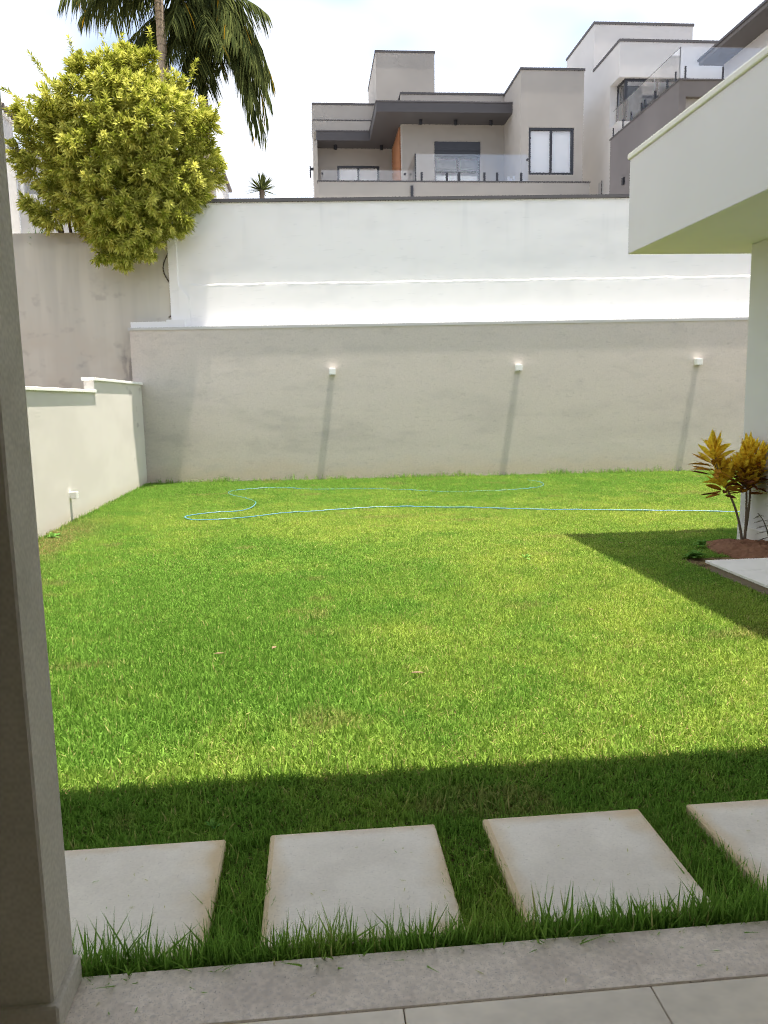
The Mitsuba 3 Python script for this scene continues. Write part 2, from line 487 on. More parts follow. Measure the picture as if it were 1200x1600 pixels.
# ------------------------------------------------------------------ wall lamps
def wall_lamp(pos, axis, label, group, s=0.125, d=0.135):
    k = free('wall_lamp__housing').replace('housing', 'housing')
    n = 0
    name = 'wall_lamp'
    while name + '__housing' in scene:
        n += 1; name = f'wall_lamp_{n:03d}'
    lab(name, label, 'wall lamp', group)
    x, y, z = pos
    if axis == 'y':
        add(name + '__back_plate', box(x - s / 2 + .012, x + s / 2 - .012, y - 0.02, y + .02, z - s / 2 + .012, z + s / 2 - .012), 'mat_lamp')
        add(name + '__housing', box(x - s / 2, x + s / 2, y - d, y - 0.018, z - s / 2, z + s / 2, 0.004), 'mat_lamp')
        add(name + '__lens', box(x - s / 2 + .02, x + s / 2 - .02, y - d + .02, y - 0.04, z - s / 2 - .004, z - s / 2 + .01), 'mat_void')
    else:
        add(name + '__back_plate', box(x - .02, x + 0.02, y - s / 2 + .012, y + s / 2 - .012, z - s / 2 + .012, z + s / 2 - .012), 'mat_lamp')
        add(name + '__housing', box(x + 0.018, x + d, y - s / 2, y + s / 2, z - s / 2, z + s / 2, 0.004), 'mat_lamp')
        add(name + '__lens', box(x + .04, x + d - .02, y - s / 2 + .02, y + s / 2 - .02, z - s / 2 - .004, z - s / 2 + .01), 'mat_void')


gl = 'square lamps on the beige garden wall'
for x, z, t in ((0.43, 2.165, 'white cube lamp on the garden wall, the leftmost of three in its row'),
                (4.14, 2.175, 'white cube lamp on the garden wall, the middle one of three in its row'),
                (7.77, 2.22, 'white cube lamp on the garden wall, the rightmost one near the house')):
    wall_lamp((x, wy(x), z), 'y', t, gl)
wall_lamp((-3.33, 10.98, 0.39), 'x', 'small white lamp low on the left boundary wall just above the grass', None, 0.095, 0.10)

# ------------------------------------------------------------------ own house on the right
lab('white_house', 'white house wing on the right with a cantilevered upper box over the lawn', 'house')
add('white_house__upper_wall', box(3.46, 12.0, 3.2, 8.5, 3.10, 4.07, 0.006), 'mat_house_white')
add('white_house__coping', box(3.44, 12.0, 3.19, 8.52, 4.072, 4.13, 0.006), 'mat_cream')
add('white_house__ground_wall', box(4.55, 11.9, 3.3, 7.96, -0.1, 3.097, 0.006), 'mat_house_white')
add('white_house__skirting', box(4.535, 4.549, 3.3, 7.965, 0.0, 0.19), 'mat_cream')

# side terrace slab with tiles
lab('side_terrace', 'pale tiled terrace slab beside the house at the right edge', 'terrace')
add('side_terrace__base', box(3.53, 4.53, 3.0, 6.62, -0.05, 0.078), 'mat_slab_side')
for y0, y1 in ((6.203, 6.645), (5.60, 6.198), (5.0, 5.595), (4.40, 4.995)):
    for x0, x1 in ((3.495, 4.1), (4.104, 4.53)):
        add('side_terrace__tile', box(x0, x1, y0, y1, 0.079, 0.103, 0.002), 'mat_paver_plain')
rough('mat_paver_plain', lambda p, n, uv: mix((0.72, 0.70, 0.66), (0.64, 0.62, 0.58), fbm(p.x * 5, p.y * 5, 0.0, 4)), 0.7)

# ------------------------------------------------------------------ patio, porch
lab('patio', kind='structure')
add('patio__base', box(-3.2, 5.0, -3.2, 1.995, -0.2, 0.030), 'mat_joint')
add('patio__edge_stone', box(-3.2, 5.0, 1.7925, 2.0, 0.031, 0.061, 0.003), 'mat_granite')
for iy, y1 in enumerate((1.789, 1.130, 0.471)):
    for ix in range(-4, 6):
        x0 = 0.185 + 0.654 * ix + (0 if iy == 0 else 0.0)
        add('patio__tile', box(x0, x0 + 0.6505, y1 - 0.655, y1, 0.031, 0.060, 0.002), 'mat_tile')

lab('porch', 'dark beige plastered porch pier with low skirting at the left of the patio', 'porch')
add('porch__pier', box(-1.9, -0.685, 1.815, 1.985, 0.055, 4.62, 0.006), 'mat_column')
add('porch__skirting', box(-1.9, -0.669, 1.797, 1.992, 0.0615, 0.138, 0.006), 'mat_column')
add('porch__roof', box(-7.0, 9.0, -3.4, 2.98, 4.6, 5.0), 'mat_house_white')
add('porch__back_wall', box(-7.0, 9.0, -3.4, -1.6, 0.0, 4.599), 'mat_column')
add('porch__side_wall', box(-3.3, -3.0, -1.6, 1.9, 0.062, 4.599), 'mat_column')
add('porch__side_wall', box(3.4, 3.6, -1.6, 1.4, 0.062, 4.599), 'mat_column')

# ------------------------------------------------------------------ stepping stones
g = 'square stepping stones in the grass beside the patio'
for x0, x1, y1, t in ((-0.97, -0.358, 2.665, 'pale square stepping stone next to the dark porch pier'),
                      (-0.200, 0.402, 2.672, 'pale square stepping stone, second from the porch pier'),
                      (0.582, 1.184, 2.682, 'pale square stepping stone, third from the porch pier, with a tan stained right edge'),
                      (1.372, 1.976, 2.688, 'pale square stepping stone cut off by the right edge of the picture')):
    k = add('stepping_stone', box(x0, x1, y1 - 0.60, y1, -0.03, 0.046, 0.006), 'mat_paver')
    lab(k, t, 'stepping stone', g)

# ------------------------------------------------------------------ grass
PROF = ((0, .8), (.5, 1.0), (1.0, 0.0))


def blades(rng, x, y, h, w, lean, z0=0.0):
    n = len(x)
    az = rng.uniform(0, 2 * np.pi, n); ln = np.radians(np.abs(rng.normal(0, lean, n)).clip(0, 84))
    d = np.stack([np.cos(az) * np.sin(ln), np.sin(az) * np.sin(ln), np.cos(ln)], 1)
    b = np.stack([x, y, np.full(n, z0)], 1)
    a2 = rng.uniform(0, 2 * np.pi, n)
    up = np.stack([np.cos(a2), np.sin(a2), np.full(n, 0.25)], 1)
    v, f, uv, _ = strips(b, d, up, h, w, rng.uniform(0.05, 0.35, n), rng.random(n), PROF)
    v[:, 2] = np.maximum(v[:, 2], z0 - 0.001)
    return v, f, uv


def tile_group(name, size, n, h0, h1, w0, w1, lean, seed):
    rng = np.random.default_rng(seed)
    x, y = rng.uniform(-size / 2, size / 2, (2, n))
    # clumps: blade length varies slowly over the tile (periodic)
    c = 0.5 + 0.25 * np.sin(2 * np.pi * x / size * 2 + seed) * np.sin(2 * np.pi * y / size * 3) + 0.25 * np.sin(2 * np.pi * (x + y) / size * 5)
    h = rng.uniform(h0, h1, n) * (0.75 + 0.5 * c)
    w = rng.uniform(w0, w1, n)
    v, f, uv = blades(rng, x, y, h, w, lean)
    scene[name] = {'type': 'shapegroup', 'turf': mikit.ply((v, f), 'mat_grass', smooth=False, uv=uv)}


NEAR, FAR = 4, 3
for i in range(NEAR): tile_group(f'turf_near_{i}', 0.5, 5200, 0.026, 0.058, 0.0038, 0.0072, 66, 10 + i)
for i in range(FAR): tile_group(f'turf_far_{i}', 1.0, 13500, 0.026, 0.055, 0.0045, 0.0075, 66, 40 + i)
tile_group('turf_coarse', 0.5, 520, 0.05, 0.095, 0.0055, 0.0095, 55, 71)
tile_group('turf_tuft', 0.16, 90, 0.04, 0.085, 0.005, 0.0085, 50, 72)
lab('grass', 'short mown lawn with greener and straw yellow patches', 'grass', kind='stuff')
rng = np.random.default_rng(77)
count = 0


def put(group, x, y, s):
    global count
    count += 1
    r = rng.integers(0, 4) * 90
    scene[f'grass__{count:04d}'] = {'type': 'instance', 'shapegroup': {'type': 'ref', 'id': group}, 'to_world': T().translate([x, y, 0]).rotate([0, 0, 1], float(r)).scale([1, 1, float(s)])}


for iy in range(9):
    for ix in range(18):
        x, y = -3.25 + 0.5 * ix, 2.94 + 0.5 * iy
        if abs(x - 0.3) > 1.1 + 0.56 * y: continue
        if x > 3.7 and y > 3.4: continue
        s = 1.0 + 0.35 * math.exp(-((y - 4.4) / 1.2) ** 2 - ((x + 0.8) / 1.2) ** 2) + 0.1 * rng.random()
        put(f'turf_near_{rng.integers(NEAR)}', x, y, s)
for iy in range(5):
    for ix in range(6):
        x, y = -1.6 + 0.42 * ix + rng.uniform(-.12, .12), 3.1 + 0.45 * iy + rng.uniform(-.12, .12)
        if rng.random() < 0.75 - 0.1 * ix: put('turf_coarse', x, y, rng.uniform(.75, 1.15))
for _ in range(130):
    y = 2.9 + 9.0 * rng.random() ** 1.5; x = rng.uniform(-3.1, min(3.4, 0.8 + 0.55 * y))
    put('turf_tuft', x, y, rng.uniform(.8, 1.3))
for iy in range(9):
    for ix in range(14):
        x, y = -2.88 + 1.0 * ix, 7.69 + 1.0 * iy
        if x > 5.3 and y < 8.6: continue
        if abs(x - 0.6) > 1.9 + 0.56 * y: continue
        put(f'turf_far_{rng.integers(FAR)}', x, y, 0.95 + 0.15 * rng.random())

# longer, unmown grass: between the stepping stones, along the patio edge and against the walls
rng = np.random.default_rng(5)
parts = []


def strip_grass(n, x0, x1, y0, y1, h0, h1, w0, w1, lean, z0=0.0, p=1.0):
    x, y = rng.uniform(x0, x1, n), rng.uniform(y0, y1, n)
    clump = meshkit.noise(np.stack([x * 9, y * 9, x * 0 + 3], 1), 4)
    h = (h0 + (h1 - h0) * rng.random(n) ** 1.6 * (0.35 + 0.9 * clump))
    parts.append(blades(rng, x, y, h, rng.uniform(w0, w1, n), lean, z0))


for x0, x1 in ((-1.2, -0.975), (-0.353, -0.205), (0.407, 0.577), (1.189, 1.367), (1.981, 2.3)):
    strip_grass(2600, x0 - 0.02, x1 + 0.02, 2.06, 2.70, 0.035, 0.085, 0.003, 0.006, 46)
    strip_grass(260, x0 - 0.01, x1 + 0.01, 2.02, 2.4, 0.08, 0.15, 0.003, 0.0055, 30)
strip_grass(11500, -1.1, 2.2, 2.006, 2.085, 0.05, 0.125, 0.003, 0.0055, 32)
strip_grass(4400, -1.1, 2.2, 2.006, 2.08, 0.09, 0.24, 0.0035, 0.0065, 24)
strip_grass(4200, -1.1, 2.4, 2.665, 2.72, 0.035, 0.075, 0.004, 0.007, 52)
cr = np.random.default_rng(90)
cx, cy = cr.uniform(-0.95, 1.95, 90), cr.uniform(1.82, 2.66, 90)
lab('long_grass', 'long untrimmed grass blades between the stepping stones and along the patio edge', 'grass', kind='stuff')
v, f, u = join(parts)
add('long_grass', (v, f), 'mat_grass', uv=u)
d_ = cr.uniform(0, 6.283, 90)
v, f, u, _ = strips(np.stack([cx, cy, np.where(cy > 2.06, 0.0495, 0.064)], 1), np.stack([np.cos(d_), np.sin(d_), d_ * 0 + .03], 1), np.tile([[0, 0, 1.0]], (90, 1)), cr.uniform(.008, .028, 90), .0028, 0.0, np.where(cr.random(90) < .6, .99, cr.random(90)), PROF)
add('grass_clippings', (v, f), 'mat_grass', uv=u); lab('grass_clippings', 'tiny dry grass clippings scattered over the stepping stones and the patio edge', 'grass clippings', kind='stuff')
parts = []
xs = rng.uniform(-3.3, 9.5, 4200)
keep = rng.random(len(xs)) < 0.15 + 1.1 * meshkit.noise(np.stack([xs * 2.2, xs * 0, xs * 0], 1), 8) ** 2
xs = xs[keep]
parts.append(blades(rng, xs, wy(xs) - rng.uniform(0.005, 0.10, len(xs)), rng.uniform(0.06, 0.19, len(xs)) * (0.5 + 0.8 * meshkit.noise(np.stack([xs * 3, xs * 0, xs * 0], 1), 9)), rng.uniform(.006, .01, len(xs)), 22))
ys = rng.uniform(6.0, 15.8, 1700)
parts.append(blades(rng, -3.33 + rng.uniform(0.005, 0.08, len(ys)), ys, rng.uniform(0.04, 0.11, len(ys)), rng.uniform(.006, .01, len(ys)), 22))
lab('wall_grass', 'ragged fringe of taller grass growing along the foot of the garden walls', 'grass', kind='stuff')
v, f, u = join(parts)
add('wall_grass', (v, f), 'mat_grass', uv=u)

# ------------------------------------------------------------------ hose
hp = [(4.06, 14.64), (4.17, 14.01), (3.8, 13.24), (2.92, 13.07), (2.14, 13.19), (1.44, 13.68), (0.49, 14.04), (0.03, 14.1), (-0.84, 14.5), (-1.45, 14.2), (-1.0, 12.75), (-0.92, 12.1), (-1.1, 11.45),
      (-1.68, 11.2), (-1.80, 10.95), (-1.6, 10.66), (-1.27, 10.62), (-0.82, 10.84), (-0.29, 11.1), (0.25, 11.25), (1.02, 11.36), (1.93, 11.12), (2.77, 10.75), (3.61, 10.45), (4.39, 10.17), (5.01, 9.96), (5.61, 9.78), (6.6, 9.5)]
h2 = spline(hp, 320)
hz = 0.022 + 0.022 * meshkit.fbm(np.c_[h2 * 2.2, h2[:, :1] * 0], 3, 6) + np.where(h2[:, 1] > 12.3, -0.013, 0.003)
k = add('garden_hose', tube(np.c_[h2, hz], 0.0070, 7), 'mat_hose', smooth=True); lab(k, 'thin blue garden hose looped across the far part of the lawn', 'hose')

# ------------------------------------------------------------------ grey-beige house behind the wall
lab('modern_house', 'grey beige flat-roofed house with a dark eave and balcony above the white wall', 'house')
H = 'modern_house__'
add(H + 'balcony_parapet', box(0.36, 7.82, 22.0, 22.16, TERR - .1, 7.385), 'mat_villa')
add(H + 'parapet_cap', box(0.34, 7.84, 21.985, 22.18, 7.386, 7.42), 'mat_eave')
add(H + 'balcony_floor', box(0.45, 7.7, 22.162, 26.59, 6.6, 6.75), 'mat_villa')
add(H + 'right_block', cat([box(5.99, 6.215, 22.4, 27, TERR - .1, 10.42), box(7.495, 7.76, 22.4, 27, TERR - .1, 10.42), box(6.2149, 7.4951, 22.4, 22.58, TERR - .1, 7.70), box(6.2149, 7.4951, 22.4, 22.58, 8.94, 10.42),
                            box(6.2149, 7.4951, 22.9, 27, TERR - .1, 10.419)]), 'mat_villa')
add(H + 'right_cap', box(5.965, 7.785, 22.375, 27.03, 10.421, 10.48), 'mat_eave')
add(H + 'middle_wall', cat([box(2.9, 3.88, 24.3, 24.5, TERR, 10.44), box(5.26, 5.989, 24.3, 24.5, TERR, 10.44), box(3.8799, 5.2601, 24.3, 24.5, 9.13, 10.44), box(2.92, 5.989, 24.85, 27, TERR, 10.438)]), 'mat_villa')
add(H + 'middle_cap', box(2.88, 5.988, 24.28, 27, 10.441, 10.502), 'mat_eave')
add(H + 'orange_wall', box(2.86, 2.918, 24.502, 26.6, 6.7, 9.6), 'mat_orange')
add(H + 'left_wall', cat([box(0.36, 1.07, 26.6, 26.8, TERR, 10.2), box(2.44, 2.9, 26.6, 26.8, TERR, 10.2), box(1.0699, 2.4401, 26.6, 26.8, 9.09, 10.2), box(0.4, 2.86, 27.0, 29, TERR, 10.2)]), 'mat_villa')
add(H + 'left_fin', box(0.31, 0.44, 25.8, 29, TERR, 9.60), 'mat_villa')
add(H + 'left_fascia', box(0.33, 2.9, 25.86, 29, 9.88, 10.21), 'mat_villa')
add(H + 'left_fascia_band', box(0.32, 2.9, 25.845, 28.9, 10.211, 10.24), 'mat_eave')
add(H + 'left_fascia', box(0.33, 2.9, 25.92, 29, 10.241, 10.69), 'mat_villa')
add(H + 'left_cap', box(0.31, 2.9, 25.90, 29.02, 10.691, 10.748), 'mat_eave')
add(H + 'tower', box(2.29, 4.1, 25.5, 28.6, 10.3, 12.07), 'mat_villa')
add(H + 'tower_cap', box(2.27, 4.12, 25.48, 28.62, 12.071, 12.128), 'mat_eave')
L = [(0.42, 25.8), (2.085, 25.8), (2.085, 23.3), (6.03, 23.3), (6.03, 24.299), (2.859, 24.299), (2.859, 26.599), (0.42, 26.599)]
ek = add(H + 'eave', prism(L, 9.615, 9.875), 'mat_eave')
add(H + 'eave__edge', prism([(0.40, 25.78), (2.065, 25.78), (2.065, 23.28), (6.05, 23.28), (6.05, 24.29), (2.85, 24.29), (2.85, 25.83), (0.40, 25.83)], 9.876, 9.91), 'mat_cap')
for x, y in ((3.42, 23.9), (4.45, 23.9), (5.5, 23.9), (1.02, 26.25), (2.49, 26.25)):
    add(H + 'eave__spotlight', tube([(x, y, 9.614), (x, y, 9.48)], 0.05, 12), 'mat_frame')


def window(pref, x0, x1, y, z0, z1, fw=0.05, mull=(0.5,), blind='mat_blind', inset=0.06, blind_top=0.0, void=0.25):
    """Frame in an opening of a wall that faces the camera; panes and a blind behind it."""
    fr = [box(x0, x1, y + inset - .04, y + inset + .03, z1 - fw, z1), box(x0, x1, y + inset - .04, y + inset + .03, z0, z0 + fw),
          box(x0, x0 + fw, y + inset - .04, y + inset + .03, z0 + fw, z1 - fw), box(x1 - fw, x1, y + inset - .04, y + inset + .03, z0 + fw, z1 - fw)]
    xs = [x0 + fw] + [x0 + (x1 - x0) * m for m in mull] + [x1 - fw]
    for m in xs[1:-1]: fr.append(box(m - fw * .5, m + fw * .5, y + inset - .03, y + inset + .02, z0 + fw, z1 - fw))
    k = add(pref, cat(fr), 'mat_frame')
    for i, (a, b) in enumerate(zip(xs[:-1], xs[1:])):
        add(k + '__pane', box(a, b, y + inset + .000, y + inset + .008, z0 + fw, z1 - fw), 'mat_pane_solid')
        if blind:
            add(k + '__blind', box(a + .01, b - .01, y + inset + .05, y + inset + .056, z0 + fw, z1 - fw - blind_top), blind)
    add(k + '__interior', box(x0 + .01, x1 - .01, y + inset + void - .02, y + inset + void, z0, z1), 'mat_void')
    return k


scene['mat_pane_solid'] = {'type': 'dielectric', 'int_ior': 1.5}
window(H + 'window', 6.216, 7.494, 22.4, 7.701, 8.939, 0.06, void=.4)
window(H + 'window', 1.071, 2.439, 26.6, 8.0, 9.089, 0.06, void=.3)
dk = window(H + 'door', 3.881, 5.259, 24.3, 6.751, 8.72, 0.05, (0.52,), blind='mat_curtain', blind_top=0.47, void=.4)
add(dk + '__shutter_box', box(3.881, 5.259, 24.27, 24.36, 8.722, 9.128), 'mat_frame')
add(dk + '__rail', box(3.931, 5.209, 24.328, 24.372, 8.27, 8.32), 'mat_frame')
add(dk + '__groove', box(3.885, 5.255, 24.262, 24.269, 8.86, 8.875), 'mat_void')
rk = add(H + 'railing', cat([tube([(x, 22.08, 7.42), (x, 22.08, 7.66)], 0.028, 10) for x in ()] or [box(3.0, 3.02, 22.06, 22.10, 7.42, 8.13)]), 'mat_frame')
for x0, x1 in ((3.022, 4.86), (4.865, 6.12)):
    add(rk + '__panel', box(x0, x1, 22.095, 22.107, 7.43, 8.135), 'mat_glass_solid')
scene['mat_glass_solid'] = {'type': 'dielectric', 'int_ior': 1.8}
for x in (3.17, 3.86, 4.20, 4.9, 5.25, 5.92):
    add(rk + '__spigot', cat([box(x - .028, x + .028, 22.06, 22.094, 7.42, 7.66), box(x - .04, x + .04, 22.04, 22.13, 7.421, 7.43)]), 'mat_frame')
add(rk + '__side_panel', box(2.985, 2.997, 22.1, 23.6, 7.43, 8.135), 'mat_glass_solid')
add(rk + '__panel', box(0.49, 2.98, 23.6, 23.612, 7.3, 8.125), 'mat_glass_solid')
for x, z in ((0.52, 8.02), (2.9, 8.02)):
    add(rk + '__clip', tube([(x, 23.55, z), (x, 23.598, z)], 0.03, 10), 'mat_frame')
add(rk + '__clip', tube([(6.09, 22.05, 8.0), (6.09, 22.094, 8.0)], 0.03, 10), 'mat_frame')
add(H + 'downpipe', box(2.85, 2.92, 21.93, 21.985, TERR, 7.28), 'mat_frame')
add(H + 'side_bracket', cat([box(0.20, 0.31, 26.0, 26.06, 8.78, 8.86), box(0.18, 0.22, 25.9, 26.06, 8.55, 8.88)]), 'mat_frame')
k = add('balcony_planter', cat([box(5.60, 5.66, 22.3, 22.36, 7.36, 7.62), box(5.68, 5.74, 22.32, 22.38, 7.36, 7.58), box(5.76, 5.80, 22.3, 22.36, 7.36, 7.64), box(5.58, 5.82, 22.28, 22.40, 7.30, 7.40)]), 'mat_grey_wall')
lab(k, 'small bluish ornaments standing behind the glass railing of the grey beige house', 'ornament')

# ------------------------------------------------------------------ tall white house
lab('white_block_house', 'tall plain white block house with stepped parapets right of the grey beige house', 'house')
H = 'white_block_house__'
add(H + 'front_block', cat([box(8.6, 13.0, 22.65, 24.0, TERR, 11.02), box(8.6, 13.0, 22.0, 22.65, TERR, 9.0), box(8.6, 13.0, 22.0, 22.65, 10.13, 11.02), box(10.6, 13.0, 22.0, 22.65, 9.0, 10.13)]), 'mat_villa_white')
add(H + 'front_cap', box(8.575, 13.0, 21.975, 24.0, 11.021, 11.085), 'mat_cap')
add(H + 'rear_block', box(8.601, 11.6, 24.001, 26.5, TERR, 12.33), 'mat_villa_white')
add(H + 'rear_cap', box(8.575, 11.63, 23.98, 26.53, 12.331, 12.40), 'mat_cap')
wk = add(H + 'corner_window', cat([box(8.80, 10.59, 22.1, 22.14, 10.06, 10.129), box(8.80, 8.88, 22.1, 22.18, 9.001, 10.06), box(9.7, 9.76, 22.1, 22.14, 9.001, 10.06), box(8.80, 8.84, 22.18, 22.649, 10.06, 10.129), box(8.80, 8.84, 22.58, 22.649, 9.001, 10.06)]), 'mat_frame')
add(wk + '__pane', box(8.88, 10.59, 22.115, 22.125, 9.001, 10.06), 'mat_pane_solid')
add(wk + '__pane', box(8.815, 8.825, 22.18, 22.58, 9.001, 10.06), 'mat_pane_solid')
add(wk + '__interior', box(8.9, 10.59, 22.60, 22.645, 9.001, 10.129), 'mat_void')
add(H + 'side_door', box(8.585, 8.61, 23.1, 23.42, TERR + .02, 7.73), 'mat_grey_wall')
add(H + 'side_door__edge', box(8.575, 8.584, 23.1, 23.14, TERR + .02, 7.74), 'mat_frame')

# ------------------------------------------------------------------ grey terrace house on the right
lab('grey_terrace_house', 'dark grey house with a glass-railed roof terrace and a sloping dark eave at upper right', 'house')
H = 'grey_terrace_house__'
add(H + 'terrace_body', cat([box(7.7, 12.5, 16.62, 20.2, TERR - .3, 7.93), box(7.7, 7.85, 16.45, 16.62, TERR - .3, 7.93), box(7.85, 8.3, 16.45, 16.62, 7.62, 7.93), box(7.85, 12.5, 16.45, 16.62, TERR - .3, 6.4), box(8.3, 12.5, 16.45, 16.62, 6.4, 7.93)]), 'mat_dark_render')
add(H + 'niche_panel', box(7.851, 8.299, 16.56, 16.619, 6.401, 7.619), 'mat_villa')
add(H + 'terrace_cap', box(7.68, 12.5, 16.43, 20.22, 7.931, 7.96), 'mat_cap')
rk = add(H + 'railing', box(7.70, 7.712, 16.45, 20.05, 8.555, 8.565), 'mat_frame')
for y0, y1 in ((16.47, 17.66), (17.67, 18.86), (18.87, 20.05)):
    add(rk + '__panel', box(7.70, 7.712, y0, y1, 7.97, 8.553), 'mat_glass_solid')
for x0, x1 in ((7.715, 9.2), (9.21, 10.7)):
    add(rk + '__panel', box(x0, x1, 16.453, 16.465, 7.97, 8.57), 'mat_glass_solid')
for y in (19.98, 19.37, 18.88, 18.3, 18.12, 17.6, 17.0, 16.6):
    add(rk + '__spigot', box(7.675, 7.699, y - .014, y + .014, 7.961, 8.15), 'mat_frame')
for x in (7.82, 8.62, 9.5):
    add(rk + '__spigot', box(x - .018, x + .018, 16.44, 16.452, 7.961, 8.2), 'mat_frame')
add(H + 'upper_wall', box(11.23, 15.0, 14.0, 21.4, 7.9, 10.24), 'mat_villa_white')
add(H + 'eave', box(10.58, 15.2, 13.0, 21.5, 10.243, 10.34), 'mat_soffit_dark')
add(H + 'eave_fascia', box(10.55, 15.2, 12.97, 21.53, 10.341, 10.40), 'mat_cap')
add(H + 'wall_light', box(7.655, 7.699, 19.2, 19.3, 6.62, 6.78), 'mat_frame')

# ------------------------------------------------------------------ houses on the left behind the bush
lab('left_house', 'pale house with tiled eave and small white-framed window behind the bush', 'house')
H = 'left_house__'
add(H + 'side_wall', box(-12, -7.05, 15.0 + 2.4, 20.99, TERR, 8.42), 'mat_villa_white')
rb = [box(-12.2, -6.98, 17.2, 21.1, 8.425, 8.50)]
add(H + 'fascia', rb[0], 'mat_white')
tiles = [tube([(-6.93, 17.25 + .22 * i, 8.53), (-9.5, 17.25 + .22 * i, 9.4)], 0.085, 8) for i in range(18)]
add(H + 'roof', cat(tiles + [prism([(-9.5, 17.2), (-6.98, 17.2), (-6.98, 21.1), (-9.5, 21.1)], 8.501, 8.55)]), 'mat_roof_tile')
add(H + 'rear_wing', cat([box(-7.049, -6.90, 21, 21.2, TERR, 7.75), box(-6.30, -2.22, 21, 24.4, TERR, 7.75), box(-6.9001, -6.2999, 21, 21.2, TERR, 6.78), box(-6.9001, -6.2999, 21, 21.2, 7.15, 7.75)]), 'mat_villa_white')
add(H + 'rear_roof', box(-7.2, -2.14, 20.9, 24.6, 7.751, 7.83), 'mat_roof_tile')
wk = add(H + 'window', cat([box(-6.97, -6.89, 20.96, 21.1, 6.70, 7.22), box(-6.31, -6.23, 20.96, 21.1, 6.70, 7.22), box(-6.89, -6.31, 20.961, 21.1, 6.70, 6.79), box(-6.89, -6.31, 20.961, 21.1, 7.14, 7.22)]), 'mat_white')
add(wk + '__pane', box(-6.889, -6.311, 21.03, 21.04, 6.791, 7.139), 'mat_pane_solid')
add(wk + '__blind', box(-6.889, -6.311, 21.12, 21.13, 6.791, 7.139), 'mat_grey_wall')


# ------------------------------------------------------------------ yellow-green bush over the brown wall
def rosette_leaves(rng, c, a, L, n, leaf, wid):
    """c, a: (m,3) centres and axes of shoots; L shoot length; n leaves each."""
    m = len(c)
    k = np.arange(n)
    s = k / (n - 1)
    phi = k * 2.39996 + rng.uniform(0, 6.28, (m, 1))
    ref = np.where(np.abs(a[:, 2:3]) < 0.9, [[0, 0, 1.0]], [[1.0, 0, 0]])
    e1 = unit(np.cross(a, ref)); e2 = np.cross(a, e1)
    rad = np.cos(phi)[..., None] * e1[:, None] + np.sin(phi)[..., None] * e2[:, None]
    el = np.radians(88 - 62 * s)[None, :, None] + rng.normal(0, .13, (m, n, 1))
    d = unit(np.cos(el) * a[:, None] + np.sin(el) * rad)
    base = c[:, None] + a[:, None] * (s[None, :, None] - 0.75) * np.broadcast_to(L, (m,))[:, None, None]
    up = unit(a[:, None] * 1.0 + 0.2 * rad)
    ln = leaf * rng.uniform(.75, 1.15, (m, n))
    tone = np.clip(rng.normal(0.5, .16, (m, 1)) + rng.normal(0, .18, (m, n)), 0, 1)
    up = np.broadcast_to(up, d.shape)
    v, f, uv, _ = strips(base.reshape(-1, 3), d.reshape(-1, 3), up.reshape(-1, 3), ln.reshape(-1), wid, 0.22, tone.reshape(-1), ((0, .45), (.45, 1.0), (1.0, 0.0)))
    return v, f, uv


